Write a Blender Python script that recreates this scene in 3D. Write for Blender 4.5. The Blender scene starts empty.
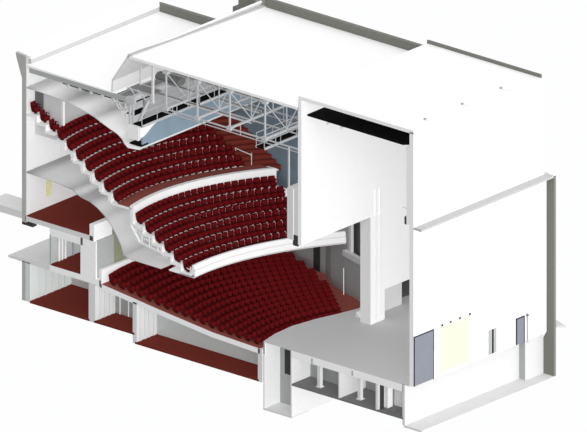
import bpy, bmesh, math, random
from mathutils import Vector, Matrix
random.seed(4)
SC = bpy.context.scene
COL = SC.collection

# ------------------------------------------------------------------ materials
def mat(name, rgb, rough=0.85, var=0.04, scale=3.0, metallic=0.0, alpha=None):
    m = bpy.data.materials.new(name); m.use_nodes = True
    nt = m.node_tree; b = nt.nodes['Principled BSDF']
    tc = nt.nodes.new('ShaderNodeTexCoord'); nz = nt.nodes.new('ShaderNodeTexNoise')
    nz.inputs['Scale'].default_value = scale; nz.inputs['Detail'].default_value = 4
    rp = nt.nodes.new('ShaderNodeValToRGB')
    rp.color_ramp.elements[0].position = 0.3; rp.color_ramp.elements[1].position = 0.7
    rp.color_ramp.elements[0].color = [max(0, c*(1-var)) for c in rgb] + [1]
    rp.color_ramp.elements[1].color = [min(1, c*(1+var)) for c in rgb] + [1]
    nt.links.new(tc.outputs['Object'], nz.inputs['Vector'])
    nt.links.new(nz.outputs['Fac'], rp.inputs['Fac'])
    nt.links.new(rp.outputs['Color'], b.inputs['Base Color'])
    b.inputs['Roughness'].default_value = rough
    b.inputs['Metallic'].default_value = metallic
    b.inputs['Specular IOR Level'].default_value = 0.02
    if alpha is not None: b.inputs['Alpha'].default_value = alpha
    return m
M = dict(
    white=mat('white_plaster', (.86, .86, .86), var=.015),
    roof=mat('white_roof_membrane', (.9, .9, .9), var=.01),
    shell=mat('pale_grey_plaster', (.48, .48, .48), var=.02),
    ceil=mat('white_plaster_shaded', (.70, .70, .70), var=.02),  # white plaster darkened to stand in for shade on interior faces
    steel=mat('white_painted_steel', (.74, .75, .75), .6, .02),
    olive=mat('olive_grey_brick', (.20, .20, .18), var=.08, scale=9),
    cornice=mat('grey_stone', (.42, .42, .40), var=.05),
    rsteel=mat('white_steel_shaded', (.50, .51, .52), .6, .03),  # white steel darkened to carry the shade of the roof space
    stage=mat('grey_stage_boards', (.57, .57, .57), .7, .03, 6),
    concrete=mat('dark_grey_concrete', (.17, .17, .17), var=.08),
    slab=mat('pale_concrete', (.66, .66, .66), var=.012),
    carpet=mat('red_brown_carpet', (.145, .026, .019), .95, .12, 14),
    aisle=mat('terracotta_carpet', (.25, .072, .058), .95, .08, 14),
    fabric=mat('dark_red_upholstery', (.105, .0050, .0065), .85, .2, 9),
    armwood=mat('dark_red_seat_arm', (.075, .008, .008), .6, .2, 12),
    leg=mat('dark_seat_pedestal', (.05, .012, .012), .6, .05),
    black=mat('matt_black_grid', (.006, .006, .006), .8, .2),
    dark=mat('dark_grey_metal', (.05, .05, .05), .6, .1),
    blue=mat('slate_blue_plaster', (.235, .31, .375), var=.06, scale=1.2),
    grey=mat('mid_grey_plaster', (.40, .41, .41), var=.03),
    panel=mat('pale_green_grey_panel', (.62, .66, .65), var=.02),
    green=mat('sage_green_plaster', (.26, .28, .19), var=.06),
    shutter=mat('blue_grey_shutter', (.22, .23, .27), .6, .03),
    yellow=mat('pale_yellow_paint', (.82, .82, .55), .7, .015),
    yglass=mat('yellow_panel_paint', (.66, .64, .34), .5, .05),
    glass=mat('grey_tinted_glass', (.45, .48, .48), .15, .02, alpha=.45),
    grating=mat('grey_steel_grating', (.22, .22, .22), .7, .1, 20),
)

# ------------------------------------------------------------------ helpers
LABELS = {}
def tag(o, label=None, cat=None, group=None, kind=None):
    if label: o['label'] = label
    if cat: o['category'] = cat
    if group: o['group'] = group
    if kind: o['kind'] = kind
    return o
def build(name, bm, m, parent=None, smooth=False):
    bmesh.ops.recalc_face_normals(bm, faces=bm.faces[:])
    me = bpy.data.meshes.new(name); bm.to_mesh(me); bm.free()
    ms = m if isinstance(m, (list, tuple)) else [m]
    for k in ms: me.materials.append(M[k])
    if smooth:
        for p in me.polygons: p.use_smooth = True
    o = bpy.data.objects.new(name, me); COL.objects.link(o)
    if parent is not None: o.parent = parent
    return o
def struct(name, bm, m, label, cat, smooth=False):
    return tag(build(name, bm, m, None, smooth), label, cat, kind='structure')
def empty(name, loc, label, cat, group=None, rz=0):
    o = bpy.data.objects.new(name, None); COL.objects.link(o)
    o.empty_display_size = .2
    o.location = loc; o.rotation_euler = (0, 0, rz)
    return tag(o, label, cat, group)
def box(bm, x0, x1, y0, y1, z0, z1, bev=0.0, seg=1):
    vs = [bm.verts.new((x, y, z)) for z in (z0, z1) for x, y in ((x0, y0), (x1, y0), (x1, y1), (x0, y1))]
    fs = [bm.faces.new([vs[i] for i in f]) for f in
          ((3, 2, 1, 0), (4, 5, 6, 7), (0, 1, 5, 4), (1, 2, 6, 5), (2, 3, 7, 6), (3, 0, 4, 7))]
    if bev:
        es = list({e for f in fs for e in f.edges})
        bmesh.ops.bevel(bm, geom=es, offset=bev, segments=seg, affect='EDGES')
    return vs
def B(*a, **k):
    bm = bmesh.new(); box(bm, *a, **k); return bm
def ext(bm, pts, y0, y1):
    """a profile in the X-Z plane given its depth along Y"""
    a = [bm.verts.new((x, y0, z)) for x, z in pts]; b = [bm.verts.new((x, y1, z)) for x, z in pts]
    n = len(pts); bm.faces.new(a); bm.faces.new(b[::-1])
    for i in range(n): bm.faces.new((a[i], b[i], b[(i+1) % n], a[(i+1) % n]))
def E(pts, y0, y1):
    bm = bmesh.new(); ext(bm, pts, y0, y1); return bm
def shell(line, t, y0, y1):
    """a thin curved slab of thickness t below a profile line"""
    n = len(line); low = []
    for i, (x, z) in enumerate(line):
        p = line[max(0, i-1)]; q = line[min(n-1, i+1)]
        dx, dz = q[0]-p[0], q[1]-p[1]; l = math.hypot(dx, dz)
        low.append((x + dz/l*t, z - dx/l*t))
    bm = bmesh.new()
    for i in range(n-1):
        ext(bm, [line[i], line[i+1], low[i+1], low[i]], y0, y1)
    bmesh.ops.remove_doubles(bm, verts=bm.verts[:], dist=1e-4)
    return bm
def plan(bm, pts, z0, z1):
    a = [bm.verts.new((x, y, z0)) for x, y in pts]; b = [bm.verts.new((x, y, z1)) for x, y in pts]
    n = len(pts); bm.faces.new(a[::-1]); bm.faces.new(b)
    for i in range(n): bm.faces.new((a[i], a[(i+1) % n], b[(i+1) % n], b[i]))
def P(pts, z0, z1):
    bm = bmesh.new(); plan(bm, pts, z0, z1); return bm
def bar(bm, p, q, w, h=None, n=4):
    """bar from p to q: square section w x h, or round when n > 4"""
    p, q = Vector(p), Vector(q); d = (q-p).normalized(); h = h or w
    up = Vector((0, 0, 1)) if abs(d.z) < .95 else Vector((1, 0, 0))
    s = d.cross(up).normalized(); u = s.cross(d).normalized()
    if n == 4: offs = [(-.5*w, -.5*h), (.5*w, -.5*h), (.5*w, .5*h), (-.5*w, .5*h)]
    else: offs = [(.5*w*math.cos(2*math.pi*i/n), .5*h*math.sin(2*math.pi*i/n)) for i in range(n)]
    n = len(offs)
    a = [bm.verts.new(p + s*x + u*y) for x, y in offs]; b = [bm.verts.new(q + s*x + u*y) for x, y in offs]
    bm.faces.new(a[::-1]); bm.faces.new(b)
    for i in range(n): bm.faces.new((a[i], a[(i+1) % n], b[(i+1) % n], b[i]))
def BAR(p, q, w, h=None, n=4):
    bm = bmesh.new(); bar(bm, p, q, w, h, n); return bm
def lerp(a, b, t): return a + (b-a)*t

# the curve of the seating rows in plan
def row_x(X0, Y):
    t = min(1, max(0, (X0-9.45)/5.3))
    Yc = lerp(3.2, 1.3, t); R2 = lerp(25.5, 30.0, t)
    return X0 + ((Y-Yc)**2 - Yc**2)/R2
def row_ang(X0, Y):
    t = min(1, max(0, (X0-9.45)/5.3))
    Yc = lerp(3.2, 1.3, t); R2 = lerp(25.5, 30.0, t)
    return math.atan(2*(Y-Yc)/R2)
def sweep(prof, y0, y1, n=36, fx=row_x):
    """closed X-Z profile carried along the seating curve"""
    bm = bmesh.new(); rings = []
    for i in range(n+1):
        Y = lerp(y0, y1, i/n)
        rings.append([bm.verts.new((fx(x, Y), Y, z)) for x, z in prof])
    k = len(prof)
    bm.faces.new(rings[0]); bm.faces.new(rings[-1][::-1])
    for i in range(n):
        for j in range(k):
            bm.faces.new((rings[i][j], rings[i+1][j], rings[i+1][(j+1) % k], rings[i][(j+1) % k]))
    return bm

# ------------------------------------------------------------------ roofs and outer walls
D = 13.4
struct('roof', E([(0, 14.30), (7.65, 14.25), (7.65, 14.47), (0, 14.55)], 0, D), 'roof', 'lower flat white roof over the rear of the house, left of the stepped roof', 'roof')
bm = bmesh.new()
def tilted(bm, x0, x1, y0, y1, z0, zb, t):
    v = [bm.verts.new(p) for p in ((x0, y0, z0), (x1, y0, z0), (x1, y1, zb), (x0, y1, zb), (x0, y0, z0-t), (x1, y0, z0-t), (x1, y1, zb-t), (x0, y1, zb-t))]
    for f in ((0, 1, 2, 3), (7, 6, 5, 4), (0, 4, 5, 1), (1, 5, 6, 2), (2, 6, 7, 3), (3, 7, 4, 0)): bm.faces.new([v[i] for i in f])
tilted(bm, 8.97, 24.0, 0, D+.3, 17.42, 17.02, .2)
struct('roof', bm, 'roof', 'large white middle roof over the auditorium between lower roof and stage house', 'roof')
struct('wall_clerestory', shell([(7.49, 14.5), (7.56, 15.36), (8.97, 17.45)], .14, 0, D+.2), 'ceil', 'short upright and sloping wall stepping up to the auditorium roof', 'wall')
struct('roof', E([(24.0, 18.0), (34.13, 18.0), (34.13, 18.25), (24.0, 18.25)], 0, 13.1), 'roof', 'highest flat white roof, over the stage house', 'roof')
# parapets
struct('wall_parapet', B(0, 8.9, D, D+.3, 14.0, 15.12), 'olive', 'grey parapet along the far edge of the lower rear roof', 'parapet')
bm = bmesh.new(); tilted(bm, 9.2, 24.2, D+.3, D+.6, 17.62, 17.62, 1.2)
struct('wall_parapet', bm, 'olive', 'long grey parapet along the far edge of the auditorium roof', 'parapet')
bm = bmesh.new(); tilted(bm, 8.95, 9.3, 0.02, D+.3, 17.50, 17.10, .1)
struct('trim_25', bm, 'shell', 'grey strip for the soft shade along the near edge of the auditorium roof', 'trim')  # strip added to draw the soft shade band along the raised edge
struct('wall_parapet', B(24.0, 34.0, 13.1, 13.25, 18.0, 18.47), 'olive', 'low grey parapet along the far edge of the stage house roof', 'parapet')
struct('trim_26', B(.3, 9.5, -.01, .1, 14.06, 14.40), 'grey', 'grey deck edge of the lower rear roof in the cut', 'trim')
struct('trim_27', B(3.0, 9.0, .25, 3.0, 13.86, 13.98), 'black', 'black panel for the dark of the joist gaps below the lower rear roof', 'trim')  # black sheet stands in for the shade between the joists
struct('wall_left', E([(-.35, 3.3), (0, 3.3), (0, 15.12), (-.90, 15.22), (-.85, 14.9), (-.6, 14.2), (-.35, 13.5)], 0, D+.3), 'cornice', 'tall grey end wall with a flared cornice at the rear of the house', 'wall')
struct('wall_left', B(0.0, .06, 0, D, 3.8, 14.3), 'ceil', 'white inner lining of the rear end wall', 'wall')
struct('trim_1', B(-.02, .2, .3, D, 14.5, 14.9), 'shell', 'inner upstand of the rear roof edge, shade painted into its grey', 'trim')  # grey stands in for soft shade inside the parapet
struct('trim_28', E([(-.92, 15.22), (0.05, 15.12), (.05, 15.2), (-.92, 15.30)], .15, D+.3), 'roof', 'white coping on the rear roof edge', 'trim')
struct('trim_29', B(.0, .2, .3, D, 14.9, 15.14), 'roof', 'white upper strip inside the rear roof edge', 'trim')
struct('wall_tower', B(6.8, 8.3, D+.4, D+2, 14.2, 18.6), 'olive', 'grey block rising behind the far roof corner', 'wall')
struct('wall_tower', B(6.3, 6.7, D+.4, D+2, 14.2, 16.3), 'olive', 'narrow grey upstand beside the block behind the far roof corner', 'wall')
struct('wall_far', B(0, 23.9, D-.05, D+.25, -2.9, 14.1), 'olive', 'outer grey brick side wall on the far side', 'wall')

# stage house
struct('wall_right', B(33.77, 34.13, 0, 13.3, 0, 18.1), 'white', 'tall plain white rear wall of the stage house', 'wall')
struct('wall_right', B(33.5, 33.77, 0, 13.0, 11.45, 17.0), 'white', 'thicker inner layer on the upper part of the stage rear wall', 'wall')
pro = bmesh.new()
box(pro, 23.95, 24.26, 0, 13.1, 7.65, 18.0)
box(pro, 23.95, 24.26, 8.45, 13.1, 2.1, 7.65)
struct('wall_proscenium', pro, 'roof', 'white wall above and beside the stage opening', 'wall')
struct('wall_proscenium', B(23.40, 24.30, 7.0, 8.45, 0, 7.66), 'roof', 'white pier standing at the far side of the stage opening', 'wall')
struct('wall_proscenium', B(23.0, 23.95, 0, 7.2, 7.85, 11.5), 'slab', 'stepped grey block on the house side of the stage opening header', 'wall')
struct('trim_2', B(23.52, 23.95, -.02, .1, 7.5, 8.25), 'dark', 'dark steel end under the header of the stage opening', 'trim')
struct('trim_3', B(23.52, 23.58, -.03, .0, 7.85, 11.5), 'white', 'thin white joint line on the header block', 'trim')
for i, y in enumerate((7.5, 7.95)):
    struct('trim_%d' % (4+i), B(24.3, 24.34, y, y+.09, 0, 9.5), 'white', ('thin white moulding at the opening side of the pier', 'thin white moulding at the far side of the pier')[i], 'trim')
struct('wall_wing', B(23.1, 23.3, 8.46, 11.35, 0, 3.2), 'slab', 'pale wall seen through the gap beside the pier', 'wall')
struct('wall_wing', B(20.2, 33.7, 13.0, 13.3, 0, 17), 'concrete', 'dark wall at the far side of the stage', 'wall')
# recess frame on the rear wall: ledge, end wall, bottom slab
struct('trim_6', B(34.13, 34.8, 0, 13.6, 11.2, 11.35), 'shell', 'ledge running along the rear wall at mid height, shade painted in grey', 'ledge')  # white ledge coloured grey to draw the soft shade along it
struct('wall_end', E([(34.15, 11.35), (34.8, 11.35), (34.8, -3.0), (33.8, -3.0), (33.8, -.5), (34.15, .1)], 13.55, 13.75), 'olive', 'narrow grey end wall standing out past the rear wall', 'wall')
struct('trim_7', B(33.9, 34.84, 13.5, 13.8, 11.35, 11.45), 'white', 'white cap on the narrow grey end wall', 'trim')
struct('floor_dock', B(33.25, 34.85, 0, 13.75, -3.08, -2.95), 'slab', 'thin slab at the foot of the rear wall, shade toned into its colour', 'slab')  # colour toned down to carry the soft shade at the wall foot
struct('wall_foundation', B(33.15, 33.35, 0, 11.7, -2.95, -.02), 'slab', 'white foundation wall below the rear wall, near stretch', 'wall')
struct('wall_foundation', B(33.3, 33.87, 11.7, 13.55, -2.95, -.02), 'slab', 'white foundation wall below the rear wall, far stretch set forward', 'wall')
struct('trim_8', B(33.28, 33.87, 11.67, 11.70, -2.9, -.02), 'grey', 'grey end face where the foundation steps forward', 'trim')
struct('floor_terrace', P([(34.9, 13.75), (35.4, 14.1), (34.0, 14.6), (34.0, 13.75)], .5, .62), 'slab', 'small grey slab corner beyond the narrow end wall', 'slab')

# ------------------------------------------------------------------ doors on the rear wall
bm = B(34.13, 34.19, .03, 1.97, .04, 3.5)
d = struct('door_1', bm, 'shutter', 'blue-grey roller door at the cut edge of the rear wall', 'door')
bm = bmesh.new()
box(bm, 34.13, 34.21, 1.95, 2.0, .02, 3.56); box(bm, 34.13, 34.21, .0, 2.0, 3.5, 3.56); box(bm, 34.13, 34.21, 0, .04, .02, 3.5)
build('door_frame', bm, 'dark', d)
d = empty('door_2', (34.13, 4.3, .25), 'wide pale yellow loading door of three leaves on the rear wall', 'door'); d['kind'] = 'structure'
for a, b in ((-1.5, -.57), (-.555, .43), (.445, 1.46)):
    l = build('door_leaf', B(0, .06, a, b, 0, 3.2), 'yellow', d)
for a in (-1.42, -.56, .38, 1.40):
    h = bmesh.new(); box(h, 0, .08, a-.06, a-.02, 3.26, 3.38); box(h, 0, .08, a+.03, a+.07, 3.28, 3.40); box(h, .0, .05, a-.06, a+.07, 3.31, 3.34)
    build('hanger', h, 'dark', d)
d = empty('door_3', (34.13, 8.03, .1), 'grey double door with a dark middle gap on the rear wall', 'door'); d['kind'] = 'structure'
build('door_leaf', B(0, .05, -.38, -.08, 0, 1.72), 'grey', d); build('door_leaf', B(0, .05, .1, .38, 0, 1.72), 'grey', d)
build('glazing', B(0, .03, -.08, .1, 0, 1.72), 'black', d)
d = empty('door_4', (34.13, 10.85, .02), 'single grey door in a dark frame at the far end of the rear wall', 'door'); d['kind'] = 'structure'
build('door_leaf', B(0, .05, -.36, .36, 0, 1.8), 'shutter', d)
bm = bmesh.new(); box(bm, 0, .08, .36, .42, 0, 1.86); box(bm, 0, .08, -.42, -.36, 0, 1.86); box(bm, 0, .08, -.42, .42, 1.8, 1.86)
build('door_frame', bm, 'dark', d)
t = empty('standpipe', (34.2, 11.55, -.1), 'short grey pipe standing beside the far single door', 'pipe')
build('pipe', BAR((0, 0, 0), (0, 0, 2.1), .1, n=10), 'grey', t)
build('bracket', B(-.07, .07, -.07, .07, 1.9, 1.98), 'dark', t)
for nm, y in (('nearest the cut edge', 2.1), ('between the other two', 5.9), ('farthest from the cut edge', 9.85)):
    t = empty('downpipe', (34.13, y, 2.0), 'thin white downpipe on the rear wall, the one ' + nm, 'downpipe', 'downpipes on the rear wall')
    build('pipe', BAR((.04, 0, 0), (.04, 0, 16.2), .05, n=8), 'white', t)
    build('spout', BAR((-.75, 0, 16.27), (.05, 0, 16.27), .05, n=8), 'white', t)
    build('outlet', B(-.88, -.70, -.05, .05, 16.25, 16.36), 'grey', t)

# ------------------------------------------------------------------ stage
apron = [(20.92, 0), (20.56, 1.55), (20.46, 3.44), (20.8, 5.46), (21.3, 7.25), (21.7, 9.0), (22.2, 10.2)]
struct('floor_stage', P(apron + [(22.6, 13.0), (33.77, 13.0), (33.77, 0)], -.05, 0), 'stage', 'smooth grey stage floor with a curved front edge', 'floor')
struct('floor_stage', P([(23.4, 0.0), (33.2, 0.0), (33.2, 13.0), (23.4, 13.0)], -.57, -.06), 'roof', 'white slab edge below the stage floor', 'slab')
struct('wall_apron', P([(x, y) for x, y in apron] + [(x+.12, y) for x, y in apron[::-1]], -.9, -.05), 'white', 'low curved white front of the stage', 'wall')
t = tag(build('gridiron', P([(24.75, .02), (33.15, .02), (33.45, .3), (33.45, 12.9), (24.75, 12.9)], 17.0, 17.12), 'black'), 'large black grid deck hung under the stage house roof', 'gridiron')
for y in (4.0, 8.4, 12.4):
    for x in (25.2, 28.9, 33.0): build('hanger', BAR((x, y, 17.1), (x, y, 18.02), .06), 'dark', t)
for nm, x in (('nearest the stage opening wall', 26.5), ('second from the stage opening wall', 27.7)):
    t = empty('work_light', (x, .12, 16.78), 'tiny white lamp under the black grid, ' + nm, 'lamp', 'lamps under the black grid')
    build('lamp_head', BAR((0, 0, 0), (0, 0, .12), .2, n=10), 'steel', t); build('stem', BAR((0, 0, .12), (0, 0, .23), .05, n=6), 'steel', t)
t = empty('speaker', (33.3, .1, 11.4), 'dark box fixed high on the inside of the rear wall', 'speaker')
build('cabinet', B(-.02, .2, -.08, .4, 0, .55, bev=.03), 'dark', t); build('bracket', B(-.28, .19, .0, .08, 1.1, 1.14), 'steel', t)
t = empty('stage_monitor', (22.7, 7.75, 0), 'small white wedge speaker on the stage beside the pier', 'speaker')
build('cabinet', E([(-.18, 0), (.18, 0), (.18, .12), (-.05, .32), (-.18, .32)], -.2, .2), 'white', t)
build('grille', E([(.185, .13), (-.035, .33), (-.04, .325), (.18, .125)], -.17, .17), 'slab', t)

# orchestra shaft and trap rooms
sh = bmesh.new()
box(sh, 20.9, 21.0, 0, 1.7, -4.8, -.06)
box(sh, 23.3, 23.4, 0, 4.2, -4.8, -.06)
struct('wall_shaft', sh, 'ceil', 'pale walls of the deep open shaft under the stage front', 'wall')
struct('floor_shaft', B(20.9, 23.4, 0, 1.7, -4.88, -4.78), 'slab', 'pale floor of the deep shaft under the stage front', 'floor')
struct('wall_shaft', B(21.0, 23.3, 1.6, 1.7, -4.8, -.06), 'grey', 'back wall of the deep shaft under the stage front, grey for its shade', 'wall')  # grey colour draws the shade inside the shaft
struct('door_5', B(21.45, 22.02, 1.54, 1.6, -2.6, -.9), 'dark', 'dark doorway high in the back of the deep shaft', 'door')
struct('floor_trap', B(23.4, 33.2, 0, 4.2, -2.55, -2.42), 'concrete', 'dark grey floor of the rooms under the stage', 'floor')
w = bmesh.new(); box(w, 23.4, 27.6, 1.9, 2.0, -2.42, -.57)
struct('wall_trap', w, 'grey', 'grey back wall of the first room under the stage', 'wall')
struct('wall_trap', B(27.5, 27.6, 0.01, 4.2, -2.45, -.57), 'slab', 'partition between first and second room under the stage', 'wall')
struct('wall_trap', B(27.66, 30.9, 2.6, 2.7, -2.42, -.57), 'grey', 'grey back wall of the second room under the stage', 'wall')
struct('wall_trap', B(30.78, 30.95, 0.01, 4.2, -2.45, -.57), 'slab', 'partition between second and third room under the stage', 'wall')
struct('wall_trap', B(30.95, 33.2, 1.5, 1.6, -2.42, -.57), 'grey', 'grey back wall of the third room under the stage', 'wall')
bm = bmesh.new()
for k in range(6): box(bm, 31.15+k*.16, 31.28+k*.16, 1.43, 1.5, -2.42, -.57)
struct('trim_9', bm, 'slab', 'pale slatted panel in the third room under the stage', 'panel')
struct('trim_10', B(30.98, 31.25, .7, 1.2, -2.42, -.57), 'white', 'white pier in the third room under the stage', 'pier')
struct('door_6', B(32.25, 32.7, 1.42, 1.5, -2.42, -.75), 'dark', 'dark doorway in the third room under the stage', 'door')
struct('door_7', B(31.0, 31.1, .2, .5, -2.42, -.6), 'dark', 'narrow dark doorway at the partition of the third room', 'door')
for nm, x, y in (('first room under the stage', 25.2, .8), ('second room under the stage', 28.75, .8)):
    t = empty('steel_column', (x, y, -2.42), 'white square column standing in the ' + nm, 'column')
    build('shaft', B(-.13, .13, -.13, .13, .06, 1.83), 'steel', t)
    build('base_plate', B(-.2, .2, -.2, .2, 0, .06), 'steel', t)
    bm = bmesh.new(); box(bm, -.06, .06, -.83, -.80, 1.9, 2.25)
    build('clip', bm, 'grey', t)

# ------------------------------------------------------------------ basement and ground floor
struct('floor_basement', B(.35, 5.6, 0, 4.2, -2.36, -2.2), 'carpet', 'red carpeted floor of the rear basement room under the porch', 'floor')
struct('floor_basement', B(6.0, 9.55, 0, 2.1, -2.36, -2.2), 'carpet', 'red carpeted floor of the middle basement room', 'floor')
struct('floor_basement', B(9.6, 20.5, 0, 2.1, -2.98, -2.82), 'carpet', 'red carpeted floor of the long basement room under the stalls', 'floor')
struct('wall_basement', B(-.35, -.05, 0, 4.3, -2.3, .5), 'cornice', 'grey outer wall of the basement at the porch end', 'wall')
struct('wall_basement', B(.02, .36, 0, 4.3, -2.3, .5), 'panel', 'pale inner wall of the basement at the porch end', 'wall')
struct('wall_basement', B(.3, 5.6, 4.2, 4.35, -2.3, .5), 'panel', 'back wall of the rear basement room', 'wall')
struct('wall_basement', B(5.52, 6.1, 0, 4.3, -2.36, .3), 'slab', 'white wall between rear and middle basement rooms', 'wall')
struct('wall_basement', B(6.1, 9.5, 2.05, 2.2, -2.3, .3), 'grey', 'back wall of the middle basement room', 'wall')
struct('wall_basement', B(9.4, 9.75, 0, 4.3, -2.95, -.02), 'slab', 'white wall between middle and long basement rooms', 'wall')
struct('wall_basement', B(9.75, 20.5, 2.05, 2.2, -2.9, -.3), 'panel', 'pale back wall of the long basement room', 'wall')
struct('wall_basement', B(20.42, 20.8, 0, 2.2, -2.98, -.6), 'slab', 'white end wall of the long basement room beside the shaft', 'wall')
def strips(x, ys, z0, z1, nm, lab):
    bm = bmesh.new()
    for y in ys: box(bm, x, x+.05, y, y+.14, z0, z1)
    struct(nm, bm, 'panel', lab, 'trim')
strips(.36, (.8, 1.5, 2.2, 2.9, 3.5), -2.2, .4, 'trim_11', 'pale battens on the end wall of the rear basement room')
strips(6.1, (.4, .9, 1.4, 1.8), -2.2, .2, 'trim_12', 'pale battens on the side wall of the middle basement room')
strips(9.75, (.3, .8, 1.2, 1.7), -2.82, -.4, 'trim_13', 'pale battens on the side wall of the long basement room')
bm = bmesh.new()
for k in range(4): box(bm, 6.5+k*.75, 6.55+k*.75, 2.0, 2.05, -2.2, .3)
struct('trim_14', bm, 'white', 'thin pale battens on the back wall of the middle basement room', 'trim')
# porch, ground floor lobby, upper lobby
struct('floor_porch', E([(-1.56, .45), (2.1, .40), (2.1, .84), (-1.56, .6)], 0, 6), 'slab', 'pale grey porch slab outside the glass front', 'slab')
struct('floor_ground', B(2.1, 6.6, 0, 6, .38, .78), 'white', 'white floor slab of the ground floor lobby', 'slab')
struct('floor_ground', B(2.1, 4.8, .03, 4.5, .78, .84), 'carpet', 'red carpet of the ground floor lobby', 'floor')
struct('floor_canopy', E([(-3.4, 3.5), (-.35, 3.5), (-.35, 4.0), (-3.4, 4.0)], 0, 1.9), 'slab', 'grey canopy slab sticking out from the rear end wall', 'canopy')
struct('trim_15', B(-.35, .6, 0, .4, 3.1, 3.3), 'dark', 'dark strip under the rear end of the upper lobby floor', 'trim')
struct('floor_lobby', B(-.05, 5.9, 0, 6.4, 3.42, 3.76), 'slab', 'pale floor slab of the upper lobby', 'slab')
struct('floor_lobby', B(.06, 5.6, .02, 6.4, 3.76, 3.83), 'carpet', 'red carpet of the upper lobby', 'floor')
struct('wall_lobby', B(5.6, 6.0, 0, 6.4, 3.42, 4.58), 'white', 'low white wall at the edge of the upper lobby carpet', 'wall')
struct('trim_16', B(2.1, 5.0, 0, .3, 2.9, 3.42), 'white', 'white beam edge above the ground floor lobby', 'beam')
struct('wall_lobby', B(4.8, 6.15, 0, .12, .78, 3.42), 'white', 'white wall end between ground floor lobby and auditorium', 'wall')
struct('wall_lobby', B(4.85, 6.15, .12, 1.85, .78, 3.42), 'grey', 'grey wall behind the stalls beside the lobby', 'wall')
struct('wall_lobby', B(5.75, 6.15, 1.85, 6.4, .78, 3.9), 'green', 'sage green wall behind the stalls under the balcony', 'wall')
struct('wall_stalls', B(6.45, 6.68, 0, 4.0, .3, 1.55), 'white', 'low white wall behind the last row of stalls', 'wall')
struct('window_1', B(.06, .1, 2.0, 2.5, 4.6, 5.75), 'yglass', 'yellow panel on the inner end wall of the upper lobby', 'panel')
# glass front
t = empty('window_2', (2.1, 0, .84), 'grey glass front with white posts between porch and ground floor lobby', 'window'); t['kind'] = 'structure'
for y0, y1 in ((.06, .8), (1.55, 2.3), (2.36, 3.1), (3.16, 3.9)):
    build('pane', B(.02, .05, y0, y1, .02, 2.06), 'glass', t)
for y in (0.0, .8, 1.12, 1.44, 2.3, 3.1, 3.9):
    w_ = .14 if .7 < y < 1.5 else .06
    build('mullion', B(-.02, .1, y, y+w_, 0, 2.1), 'white' if w_ > .1 else 'grey', t)

# ------------------------------------------------------------------ stalls floor
prof = [(6.5, .55), (9, .28), (11.7, -.02), (16.4, -.48), (20.6, -.62)]
bm = E(prof + [(x, z-.36) for x, z in prof[::-1]], 0, 13.0)
struct('floor_stalls', bm, 'white', 'gently sloping white slab under the stalls', 'slab')
bm = E([(x, z+.04) for x, z in prof] + [(x, z+.002) for x, z in prof[::-1]], .02, 13.0)
struct('floor_stalls', bm, 'aisle', 'red-brown carpet under and beside the stalls seats', 'floor')
def stall_z(X):
    for (a, za), (b, zb) in zip(prof, prof[1:]):
        if a <= X <= b: return lerp(za, zb, (X-a)/(b-a)) + .04
    return prof[0][1]+.04 if X < 6.5 else prof[-1][1]+.04

# ------------------------------------------------------------------ house walls
def wallrun(pts, z0, z1, t=.2):
    bm = bmesh.new()
    for (x0, y0), (x1, y1) in zip(pts, pts[1:]):
        dx, dy = x1-x0, y1-y0; l = math.hypot(dx, dy); nx, ny = -dy/l*t, dx/l*t
        plan(bm, [(x0, y0), (x1, y1), (x1+nx, y1+ny), (x0+nx, y0+ny)], z0, z1)
    return bm
struct('wall_house', wallrun([(6.2, 12.95), (15.2, 12.95), (16.5, 12.0)], -.7, 5.0), 'grey', 'grey side wall of the stalls under the balcony end', 'wall')
struct('wall_house', wallrun([(2.7, 12.75), (15.2, 12.75), (16.5, 12.0), (20.2, 10.9), (22.9, 9.95)], 5.0, 14.2), 'blue', 'slate blue upper side wall of the auditorium', 'wall')
struct('wall_house', wallrun([(16.5, 12.0), (20.2, 10.9), (22.9, 9.95)], -.7, 2.5), 'grey', 'grey splayed wall low beside the stage opening', 'wall')
struct('wall_house', wallrun([(16.5, 12.0), (18.9, 11.286)], 2.5, 5.0), 'grey', 'grey splayed wall beside the balcony end', 'wall')
struct('wall_house', wallrun([(18.9, 11.9), (22.9, 10.5)], 2.5, 5.0), 'concrete', 'dark back of the box beside the stage opening', 'wall')
struct('trim_17', wallrun([(18.2, 11.2), (20.4, 10.55), (23.2, 9.5)], 2.25, 2.62, .35), 'slab', 'pale sloping ledge in front of the box beside the stage', 'ledge')
struct('trim_18', B(18.75, 18.95, 11.2, 11.45, 2.5, 5.2), 'slab', 'pale post at the front of the box beside the stage', 'post')
struct('trim_19', BAR((18.35, 11.15, -.5), (18.35, 11.15, 1.4), .07, n=8), 'white', 'thin white line on the splayed wall below the box', 'trim')
struct('door_8', B(14.2, 14.75, 12.88, 12.95, -.35, 1.9), 'dark', 'dark doorway in the stalls side wall under the balcony end', 'door')

# ------------------------------------------------------------------ balcony tiers
J = [(.35+.82*j, 11.1-.43*j) for j in range(4)] + [(2.81+.82*k, 9.81-.535*k) for k in range(1, 7)]   # rear block rows 0..9
L = [(9.72+.83*k, 5.54-.475*k) for k in range(6)]                                               # front block rows
def tier_profile(rows, pitch, x_end, z_end, t=.16):
    top = []
    for i, (x, z) in enumerate(rows):
        top += [(x-.22, z), (x-.22+pitch, z)]
    top[-1] = (x_end, top[-1][1])
    low = [(x-.13, z-t) for x, z in top]
    # step underside follows the treads
    return top, low
def steps_mesh(rows, pitch, x_end, y0, y1, n=36, fx=row_x):
    top, low = tier_profile(rows, pitch, x_end, 0)
    return sweep(top + low[::-1], y0, y1, n, fx)
straight = lambda x, Y: x
struct('floor_balcony', steps_mesh(J[:3], .82, J[3][0]-.22, 0, .82, 1, straight), 'white', 'three white steps at the very top of the balcony', 'steps')
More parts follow.
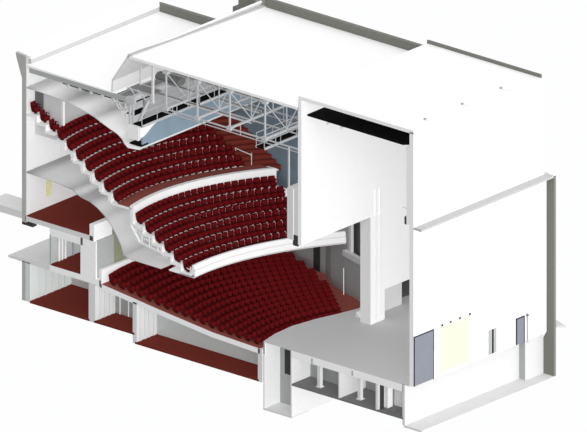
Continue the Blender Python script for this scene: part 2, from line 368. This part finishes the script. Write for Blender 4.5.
struct('floor_balcony', steps_mesh(J[3:], .82, 9.3, 0, 12.0), 'white', 'stepped white tiers of the rear balcony block', 'tiers')
struct('floor_balcony', sweep([(8.05, 6.61), (9.16, 6.61), (9.16, 6.66), (8.05, 6.66)], .02, 11.75), 'aisle', 'red-brown carpet of the cross aisle in the balcony', 'floor')
struct('wall_balcony', sweep([(9.14, 6.45), (9.3, 5.4), (9.45, 5.4), (9.45, 6.74), (9.14, 6.74)], 0, 11.75), 'white', 'curved low white wall between cross aisle and front balcony rows', 'wall')
struct('floor_balcony', steps_mesh(L, .83, 14.85, 0, 11.75), 'white', 'stepped white tiers of the front balcony block', 'tiers')
struct('wall_balcony', sweep([(14.62, 3.86), (14.78, 3.86), (14.83, 3.72), (14.92, 3.12), (14.82, 3.0), (14.62, 3.1)], 0, 11.7), 'white', 'curved white front of the balcony above the stalls', 'wall')
struct('trim_20', sweep([(14.83, 3.55), (14.87, 3.55), (14.90, 3.49), (14.84, 3.49)], 0, 11.7), 'slab', 'thin moulding line along the balcony front', 'trim')
struct('trim_21', sweep([(12.6, 2.98), (14.8, 2.98), (14.8, 3.06), (12.6, 3.06)], 0, 11.7), 'white', 'white plate under the front balcony rows', 'soffit')
# aisle stair at the far end of the rear block
bm = bmesh.new()
for i, (x, z) in enumerate(J[4:]):
    for h in range(2):
        xa = x-.22+h*.41; zz = z + (.27 if h == 0 else .0)
        v = []
        for Y in (10.88, 11.5, 12.1, 12.7): v.append((row_x(xa, Y), Y))
        for Y in (12.7, 12.1, 11.5, 10.88): v.append((row_x(xa+.43, Y), Y))
        plan(bm, v, z-.35, zz+.03)
struct('floor_stair', bm, 'carpet', 'red-brown carpeted aisle steps at the far end of the rear balcony rows', 'stair')
t = empty('stair_rail', (row_x(7.7, 11.1), 11.1, 6.66), 'short white handrail where the aisle steps meet the cross aisle', 'handrail')
build('rail', BAR((-.9, 0, .95), (.5, .1, .75), .07, n=8), 'steel', t)
for p in ((-.85, 0), (.45, .1)): build('post', BAR((p[0], p[1], 0.05), (p[0], p[1], .9), .05, n=8), 'steel', t)

# rear wall of the seating and booth
struct('wall_rear', B(0.05, 2.42, .84, .98, 9.4, 12.85), 'slab', 'pale wall behind the three topmost seats', 'wall')
struct('wall_rear', B(1.8, 1.92, .98, 12.7, 9.4, 12.8), 'shell', 'grey rear wall above the last full balcony row', 'wall')
struct('door_9', B(.12, .85, .78, .84, 10.9, 12.75), 'concrete', 'dark grey door behind the topmost seat', 'door')
struct('trim_22', B(2.42, 2.58, .82, .98, 9.9, 12.8), 'white', 'white post at the end of the wall behind the topmost seats', 'post')
# ceiling of the balcony
cl = [(.06, 12.98), (1.8, 12.98), (3.52, 12.85), (4.9, 12.66), (6.08, 12.36), (6.87, 12.06), (7.6, 11.82), (8.1, 11.66), (8.5, 11.4), (8.72, 11.1), (8.98, 10.92), (9.95, 11.02)]
struct('ceiling', shell(cl, .1, 0, 12.7), 'ceil', 'smooth curved white ceiling over the rear balcony rows', 'ceiling', True)
# bulkhead at the ceiling end
struct('wall_bulkhead', B(9.84, 9.96, .35, 12.6, 11.05, 12.6), 'blue', 'slate blue band at the front edge of the curved ceiling', 'wall')
arch = [(8.95, 11.1), (9.05, 12.5)]
bm = bmesh.new(); ext(bm, [(8.95, 11.55), (9.9, 11.55), (9.92, 12.3), (9.9, 12.5), (8.95, 12.5)], 0, .12)
pa = [(9.9, 0.0)]
struct('wall_bulkhead', bm, 'white', 'white cut panel at the front edge of the curved ceiling', 'wall')
bm = bmesh.new()
cv = [(0, 12.5), (0, 11.75), (.4, 11.8), (.8, 12.0), (1.2, 12.25), (1.6, 12.42), (2.2, 12.5)]
a = [bm.verts.new((9.97, y, z)) for y, z in cv]; b = [bm.verts.new((10.05, y, z)) for y, z in cv]
bm.faces.new(a); bm.faces.new(b[::-1])
for i in range(len(cv)): bm.faces.new((a[i], b[i], b[(i+1) % len(cv)], a[(i+1) % len(cv)]))
struct('trim_23', bm, 'white', 'white arched spandrel below the catwalk at the cut edge', 'trim')
struct('trim_24', B(9.0, 10.0, .15, .9, 11.1, 11.2), 'black', 'black piece for the dark of the open slot in the curved ceiling end', 'trim')  # black block stands in for the dark inside the opening
# soffit shell below the balcony
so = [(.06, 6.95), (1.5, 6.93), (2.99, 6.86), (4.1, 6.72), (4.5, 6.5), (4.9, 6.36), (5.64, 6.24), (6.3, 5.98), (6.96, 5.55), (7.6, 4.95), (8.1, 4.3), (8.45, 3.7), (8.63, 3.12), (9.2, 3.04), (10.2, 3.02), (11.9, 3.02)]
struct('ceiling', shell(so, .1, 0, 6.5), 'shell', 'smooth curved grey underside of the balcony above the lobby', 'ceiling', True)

# ------------------------------------------------------------------ seats
def seat_parts():
    out = []
    bm = bmesh.new(); box(bm, -.055, .055, -.24, .24, 0, .575, bev=.035, seg=2)
    for v in bm.verts:
        v.co.x += -.05*math.cos(v.co.y/.24*1.2) + .03
        if v.co.z > .46: v.co.z -= .03*(abs(v.co.y)/.24)**4
    bmesh.ops.transform(bm, matrix=Matrix.Translation((-.0, 0, .24)) @ Matrix.Rotation(math.radians(-9), 4, 'Y'), verts=bm.verts[:])
    out.append(('backrest', bm, 'fabric'))
    bm = bmesh.new(); box(bm, .0, .46, -.23, .23, .10, .45, bev=.05, seg=2)
    for v in bm.verts: v.co.z += .07*(v.co.x/.46)
    out.append(('cushion', bm, 'fabric'))
    for s in (-1, 1):
        bm = bmesh.new(); box(bm, -.02, .36, s*.245-.02, s*.245+.02, .58, .63, bev=.01)
        box(bm, .02, .14, s*.245-.012, s*.245+.012, .2, .59)
        out.append(('armrest', bm, 'armwood'))
    bm = bmesh.new(); box(bm, .08, .24, -.05, .05, .02, .18, bev=.01); box(bm, .06, .28, -.08, .08, 0, .03)
    out.append(('pedestal', bm, 'leg'))
    return out
proto = None
def make_seat(loc, rz, label, group):
    global proto
    if proto is None:
        proto = empty('theatre_seat', loc, label, 'seat', group, rz)
        for nm, bm, m in seat_parts(): build(nm, bm, m, proto, smooth=(nm in ('backrest', 'cushion')))
        return proto
    r = proto.copy(); COL.objects.link(r)
    r.location = loc; r.rotation_euler = (0, 0, rz); r['label'] = label; r['group'] = group
    for ch in KIDS:
        c = ch.copy(); COL.objects.link(c); c.parent = r
    return r
ORD = ['first', 'second', 'third', 'fourth', 'fifth', 'sixth', 'seventh', 'eighth', 'ninth', 'tenth', 'eleventh', 'twelfth', 'thirteenth', 'fourteenth',
       'fifteenth', 'sixteenth', 'seventeenth', 'eighteenth', 'nineteenth', 'twentieth', 'twenty-first', 'twenty-second', 'twenty-third', 'twenty-fourth', 'twenty-fifth', 'twenty-sixth']
def along(X0, y0, y1, pitch):
    for _ in range(40):
        out = []; Y = y0
        while Y <= y1:
            out.append(Y); a = row_ang(X0, Y); Y += pitch*math.cos(a)
        if y1 - out[-1] < .03: break
        pitch *= 1.0008
    return out
# three single seats
names = ('topmost seat of all, red, alone on the highest balcony step before the dark door', 'lone red seat on the middle of the three top balcony steps', 'lone red seat on the lowest of the three top balcony steps')
KIDS = []
for (x, z), nm in zip(J[:3], names):
    make_seat((x, .38, z), 0, nm, 'single seats on the top steps')
    if not KIDS: KIDS = list(proto.children)
OVER = [(1.0, 12.9), (3.52, 12.75), (6.08, 12.26), (6.87, 11.96), (8.1, 11.56), (8.54, 11.2), (9.03, 10.85), (9.95, 10.95)]
def hidden(X, Y, Z):
    """well behind the curved ceiling, where the photograph shows no seat: slide along the line of sight to the cut"""
    t = Y/.757/.9354; x, z = X + .653*.9354*t, Z + .3536*t
    if x > 9.95: x, z = None, None
    if x is None:
        t = (9.95-X)/(.653*.9354); y, z = Y - .757*.9354*t, Z + .3536*t
        return z > 11.7
    for (xa, za), (xb, zb) in zip(OVER, OVER[1:]):
        if xa <= x <= xb: return z > lerp(za, zb, (x-xa)/(xb-xa)) + .7
    return False
def fill(rows, y1s, block, group, order):
    for i, (x, z) in enumerate(rows):
        rn = order[i]
        for n, Y in enumerate(along(x, .30, y1s[i], .505)):
            if hidden(row_x(x, Y), Y, z): continue
            make_seat((row_x(x, Y), Y, z), -row_ang(x, Y), 'red seat %s from the cut edge, %s of the %s' % (ORD[n], rn, block), group)
fill(J[3:], [10.62]*7, 'rear balcony block', 'red seats in the rear balcony block', ['top row', 'sixth row up', 'fifth row up', 'fourth row up', 'third row up', 'second row up', 'front row'])
fill(L, [11.35, 11.1, 10.8, 10.4, 10.0, 9.5], 'front balcony block', 'red seats in the front balcony block', ['top row', 'fifth row up', 'fourth row up', 'third row up', 'second row up', 'front row'])
# stalls
def stall_x(X0, Y): return X0 + ((Y-3.0)**2 - 9)/26
def stall_ang(Y): return math.atan(2*(Y-3.0)/26)
def stall_max(X):
    pts = [(6, 13), (12, 12.6), (14.3, 12.0), (16.3, 11.2), (19.6, 8.9), (21, 8.0)]
    for (a, ya), (b, yb) in zip(pts, pts[1:]):
        if a <= X <= b: return lerp(ya, yb, (X-a)/(b-a))
    return 12.4
def apron_x(Y):
    for (xa, ya), (xb, yb) in zip(apron, apron[1:]):
        if ya <= Y <= yb: return lerp(xa, xb, (Y-ya)/(yb-ya))
    return 22
mass = bmesh.new()
parts = seat_parts()
tmp = bpy.data.meshes.new('tmp'); one = bmesh.new()
midx = {}
for nm, bm, m in parts:
    k = {'fabric': 0, 'armwood': 1, 'leg': 2}[m]
    for f in bm.faces: f.material_index = k
    bmesh.ops.recalc_face_normals(bm, faces=bm.faces[:])
    mm = bpy.data.meshes.new('t'); bm.to_mesh(mm); one.from_mesh(mm); bpy.data.meshes.remove(mm); bm.free()
one.to_mesh(tmp); one.free()
nrow = 17
for i in range(nrow):
    X0 = 7.27 + .79*i
    Y = .42; n = 0
    while True:
        X = stall_x(X0, Y)
        if Y > stall_max(X): break
        if X < apron_x(Y) - .62 and X > 6.85:
            loc = (X, Y, stall_z(X)); rz = -stall_ang(Y)
            if n < 1:
                rn = 'row behind the stage front' if i == nrow-1 else ('back row' if i == 0 else '%s row from the back' % ORD[i])
                make_seat(loc, rz, 'red stalls seat %s, %s' % (('at the end by the cut edge', 'next to the one by the cut edge')[n], rn), 'red stalls seats along the cut edge')
            else:
                k0 = len(mass.verts)
                mass.from_mesh(tmp); mass.verts.ensure_lookup_table()
                bmesh.ops.transform(mass, matrix=Matrix.Translation(loc) @ Matrix.Rotation(rz, 4, 'Z'), verts=mass.verts[k0:])
            n += 1
        Y += .505*math.cos(stall_ang(Y))
bpy.data.meshes.remove(tmp)
o = build('theatre_seats', mass, ['fabric', 'armwood', 'leg'])
tag(o, 'dense mass of dark red stalls seats beyond those at the cut edge', 'seats', 'red stalls seats', 'stuff')

# ------------------------------------------------------------------ roof steel
def truss(x, label):
    t = empty('roof_truss', (x, 0.12, 14.3), label, 'truss', 'white roof trusses over the auditorium')
    build('top_chord', BAR((0, -.1, 2.72), (0, 12.7, 2.42), .16), 'rsteel', t)
    build('bottom_chord', BAR((0, -.1, .1), (0, 12.7, .1), .14), 'rsteel', t)
    P_ = 2.2
    for k in range(6):
        build('post', BAR((0, k*P_, .1), (0, k*P_, 2.7-.05*k), .1 if k == 0 else .07), 'rsteel', t)
    for k in range(5):
        a, b = ((k*P_, 2.66), ((k+1)*P_, .15)) if k % 2 == 0 else ((k*P_, .15), ((k+1)*P_, 2.6))
        build('brace', BAR((0, a[0], a[1]), (0, b[0], b[1]), .055), 'rsteel', t)
    bm = bmesh.new(); box(bm, -.2, .2, -.14, .14, -.02, .22); build('gusset_plate', bm, 'rsteel', t)
    bm = bmesh.new(); box(bm, -.2, .2, -.14, .14, 2.6, 2.8); build('gusset_plate', bm, 'rsteel', t)
for x, nm in ((12.25, 'nearest the stepped roof'), (15.0, 'second from the stepped roof'), (17.85, 'third from the stepped roof'), (20.95, 'nearest the stage house')):
    truss(x, 'white steel roof truss in the cut, ' + nm)
t = empty('girder', (9.05, 0.1, 12.5), 'thick white girder on twin posts beside the stepped roof', 'girder')
build('beam', BAR((0, 0, 1.75), (0, 8.5, 1.75), .3, .34), 'rsteel', t)
build('post', BAR((-.02, .05, 0), (-.02, .05, 1.6), .12), 'rsteel', t)
build('post', BAR((.26, .05, 0), (.26, .05, 1.6), .12), 'rsteel', t)
build('brace', BAR((.3, .6, .1), (.6, 1.2, 1.5), .18), 'rsteel', t)
build('bracket', B(-.25, .4, -.12, .2, 1.5, 1.95), 'rsteel', t)
for y, z, nm in ((.15, 14.36, 'at the cut edge'), (2.3, 14.36, 'second in from the cut edge'), (4.5, 14.36, 'third in from the cut edge'), (6.7, 14.36, 'fourth in from the cut edge'), (8.9, 14.36, 'fifth in from the cut edge')):
    t = tag(build('steel_beam', BAR((12.2, y, z), (23.95, y, z), .085), 'rsteel'), 'long white beam tying the truss feet, ' + nm, 'beam', 'tie beams between the trusses')
for y, z, nm in ((1.2, 13.6, 'nearest the cut edge'), (5.6, 13.4, 'in the middle'), (9.0, 13.2, 'nearest the blue wall')):
    t = empty('lighting_pipe', (10.4, y, z), 'thin pale pipe hung below the trusses, ' + nm, 'pipe', 'pipes hung below the trusses')
    build('pipe', BAR((0, 0, 0), (13.5, 0, 0), .08, n=8), 'rsteel', t)
    for x in (1.85, 7.45, 10.55): build('hanger', BAR((x, 0, 0), (x, 0, 14.3-z), .04), 'rsteel', t)
def catwalk(x, y0, y1, z, w, label):
    t = empty('catwalk', (x, y0, z), label, 'catwalk')
    l = y1-y0; n = max(2, int(l/1.4))
    build('deck', B(-w/2, w/2, 0, l, 0, .08), 'black', t)
    for s in (-1, 1):
        build('edge_beam', BAR((s*(w/2+.03), 0, .02), (s*(w/2+.03), l, .02), .07, .16), 'rsteel', t)
        for h in (.55, 1.0): build('rail', BAR((s*w/2, 0, h), (s*w/2, l, h), .04), 'rsteel', t)
        for k in range(n+1): build('post', BAR((s*w/2, k*l/n, .08), (s*w/2, k*l/n, 1.0), .035), 'rsteel', t)
catwalk(9.75, .1, 9.5, 12.58, .75, 'black decked catwalk with white rails above the curved ceiling edge')
catwalk(13.6, 1.5, 10.5, 14.75, .8, 'black decked catwalk with white rails between two roof trusses')
catwalk(19.6, 1.2, 9.5, 13.1, .7, 'black decked catwalk with white rails close to the stage house')
catwalk(22.6, 3.0, 9.5, 13.6, .6, 'short black decked catwalk against the stage house wall')
struct('floor_attic', B(7.65, 8.75, .12, 12.6, 14.0, 14.12), 'grating', 'dark grey deck inside the stepped roof', 'floor')
struct('added_attic_wall', B(8.75, 8.9, 1.8, 12.6, 11.3, 14.3), 'grey', 'grey partition added to darken the roof space behind the catwalk', 'wall')  # partition added so the bright roof space reads darker here
# attic platform, joists, ducts
t = empty('platform', (9.0, 1.0, 14.5), 'grey grated platform inside the stepped roof', 'platform')
build('deck', B(-1.1, 1.0, .2, 1.3, -.05, 0), 'grating', t)
for y in (.2, 1.3): build('edge_beam', BAR((-1.1, y, -.02), (1.0, y, -.02), .07, .14), 'rsteel', t)
for k, (x0, x1) in enumerate(((-.9, -.2), (-.2, .6))): build('brace', BAR((x0, .15, .1), (x1, .15, -.5), .08), 'rsteel', t)
for x, nm in ((3.6, 'closest to the rear wall'), (4.6, 'second from the rear wall'), (5.6, 'third from the rear wall'), (6.6, 'fourth from the rear wall'), (7.6, 'closest to the stepped roof')):
    tag(build('roof_joist', BAR((x, .05, 13.98), (x, 13, 13.98), .12, .32), 'rsteel'), 'white joist end under the lower roof, ' + nm, 'joist', 'joists under the lower roof')
t = empty('open_joist', (7.3, .2, 12.4), 'pale lattice bracing between ceiling and lower roof by the stepped roof', 'bracing')
for a, b in (((0, 0, 1.7), (1.2, 0, .5)), ((.35, 0, 1.75), (1.5, 0, .4)), ((.2, .0, 1.2), (1.5, 0, 1.6)), ((.6, 0, .8), (1.6, 0, 1.1)), ((1.3, 0, .0), (1.3, 0, 1.75)), ((.9, 1.0, .3), (.9, 1.0, 1.75))):
    build('bar', BAR(a, b, .07), 'slab', t)
build('walkway', B(.6, 1.35, .9, 3.2, .3, .36), 'black', t)
for (x, y, z, l, r, nm, m) in ((9.0, 3.2, 15.1, 1.9, .62, 'dark oval air duct under the auditorium roof beside the stepped wall', 'concrete'), (11.0, 4.6, 15.6, 1.6, .5, 'pale round air duct under the auditorium roof behind the first truss', 'grey')):
    t = empty('air_duct', (x, y, z), nm, 'duct')
    build('duct_body', BAR((0, 0, 0), (l, 0, 0), r*1.3, r*.8, n=16), m, t)
    for k in (.0, .5, 1.0): build('flange', BAR((l*k-.04, 0, 0), (l*k+.04, 0, 0), r*1.38, r*.88, n=16), m, t)
    build('hanger', BAR((l/2, 0, r*.3), (l/2, 0, 1.6), .05), 'rsteel', t)
for k, (y, z, nm) in enumerate(((2.6, 14.0, 'lowest'), (3.4, 14.5, 'middle'), (4.4, 14.9, 'highest'))):
    t = empty('cable_tray', (9.2, y, z), 'grey cable tray running through the roof space under the trusses, ' + nm + ' of three', 'cable tray', 'cable trays in the roof space')
    build('tray', B(0, 8.5, -.15, .15, 0, .05), 'concrete', t)
    for s_ in (-1, 1): build('side_rail', B(0, 8.5, s_*.15-.02, s_*.15+.02, 0, .12), 'slab', t)
t = tag(build('steel_post', BAR((10.75, .5, 14.3), (10.75, .5, 17.2), .14), 'slab'), 'single grey post under the auditorium roof left of the first truss', 'post')
tag(build('steel_post', BAR((8.2, 2.2, 14.45), (8.2, 2.2, 15.9), .08), 'slab'), 'slim grey post inside the stepped roof', 'post')
tag(build('steel_post', BAR((23.08, .08, 11.5), (23.08, .08, 14.3), .1), 'rsteel'), 'tall thin white post before the blue wall beside the stage house', 'post')

# steel frame under the front balcony rows
t = empty('balcony_frame', (9.0, .12, 3.05), 'pale steel framework under the balcony tiers above the stalls', 'steel frame')
for a, b, w in (((.15, 3.35), (.15, 2.2), .12), ((.15, 2.2), (.9, 1.25), .14), ((.9, 1.25), (3.0, .95), .12), ((.55, 2.5), (.55, 1.8), .07), ((.2, 2.45), (1.1, 2.1), .07), ((1.1, 2.2), (1.1, 1.3), .07),
                ((1.3, 1.6), (2.0, 1.5), .06), ((1.75, 1.9), (1.75, 1.1), .07), ((2.5, 1.5), (2.5, .95), .07), ((3.0, 1.15), (3.0, .6), .07), ((2.4, .55), (3.3, .75), .07), ((3.9, .7), (5.6, .35), .06), ((4.6, .75), (4.6, .15), .06), ((5.4, .6), (5.4, .05), .06)):
    build('bar', BAR((a[0], 0, a[1]), (b[0], 0, b[1]), w), 'steel', t)
for n, ((x, z), nm) in enumerate(zip(J[3:9], ('topmost', 'second from the top', 'third from the top', 'fourth from the top', 'fifth from the top', 'lowest'))):
    t = empty('tier_bracket', (x+.3, .1, z-.62), 'small white bracket under a rear balcony tier, ' + nm, 'bracket', 'brackets under the rear balcony tiers')
    build('arm', BAR((-.1, 0, .34), (.45, 0, .05), .06), 'steel', t); build('upright', BAR((.0, 0, 0), (.0, 0, .42), .07), 'steel', t); build('foot', BAR((.0, 0, .02), (.3, 0, .02), .06), 'steel', t)

# ------------------------------------------------------------------ light, world, camera
A = math.atan2(.653, .757); EL = math.radians(20.7)
fwd = Vector((-math.sin(A)*math.cos(EL), math.cos(A)*math.cos(EL), -math.sin(EL)))
W = bpy.data.worlds.new('studio_sky'); SC.world = W; W.use_nodes = True
nt = W.node_tree; bg = nt.nodes['Background']
tc = nt.nodes.new('ShaderNodeTexCoord'); sx = nt.nodes.new('ShaderNodeSeparateXYZ'); mr = nt.nodes.new('ShaderNodeMapRange')
nt.links.new(tc.outputs['Generated'], sx.inputs[0]); nt.links.new(sx.outputs['Y'], mr.inputs['Value'])
mr.interpolation_type = 'SMOOTHSTEP'
mr.inputs['From Min'].default_value = -.6; mr.inputs['From Max'].default_value = .30
mr.inputs['To Min'].default_value = .43; mr.inputs['To Max'].default_value = 1.0
nt.links.new(mr.outputs['Result'], bg.inputs['Strength']); bg.inputs['Color'].default_value = (.99, .992, 1, 1)
def sun(name, direction, strength, shadow, angle=20):
    l = bpy.data.lights.new(name, 'SUN'); l.energy = strength; l.angle = math.radians(angle); l.use_shadow = shadow
    o = bpy.data.objects.new(name, l); COL.objects.link(o)
    o.rotation_euler = Vector(direction).to_track_quat('-Z', 'Y').to_euler()
    o.location = (40, -10, 40)
    return o
sun('sun', (-.91, .02, -.42), 1.95, False)
sun('low_fill', (-.62, .72, -.30), 1.1, True, 50)  # added second lamp: soft shadows and light in through the open cut

cam = bpy.data.cameras.new('camera'); co = bpy.data.objects.new('camera', cam); COL.objects.link(co)
cam.type = 'ORTHO'; cam.ortho_scale = 587/15.0
right = Vector((math.cos(A), math.sin(A), 0)); up = right.cross(fwd)
# centre of the frame (pixel 293.5, 216) on the section plane Y=0
Xc = (293.5-26)/11.355; Zc = (268.8+3.4635*Xc-216)/14.031
co.location = Vector((Xc, 0, Zc)) - fwd*70
co.rotation_euler = Matrix((right, up, -fwd)).transposed().to_euler()
cam.clip_end = 300
SC.camera = co
SC.view_settings.view_transform = 'Standard'; SC.view_settings.look = 'None'
SC.view_settings.gamma = 1; SC.view_settings.exposure = 0; SC.view_settings.use_curve_mapping = False
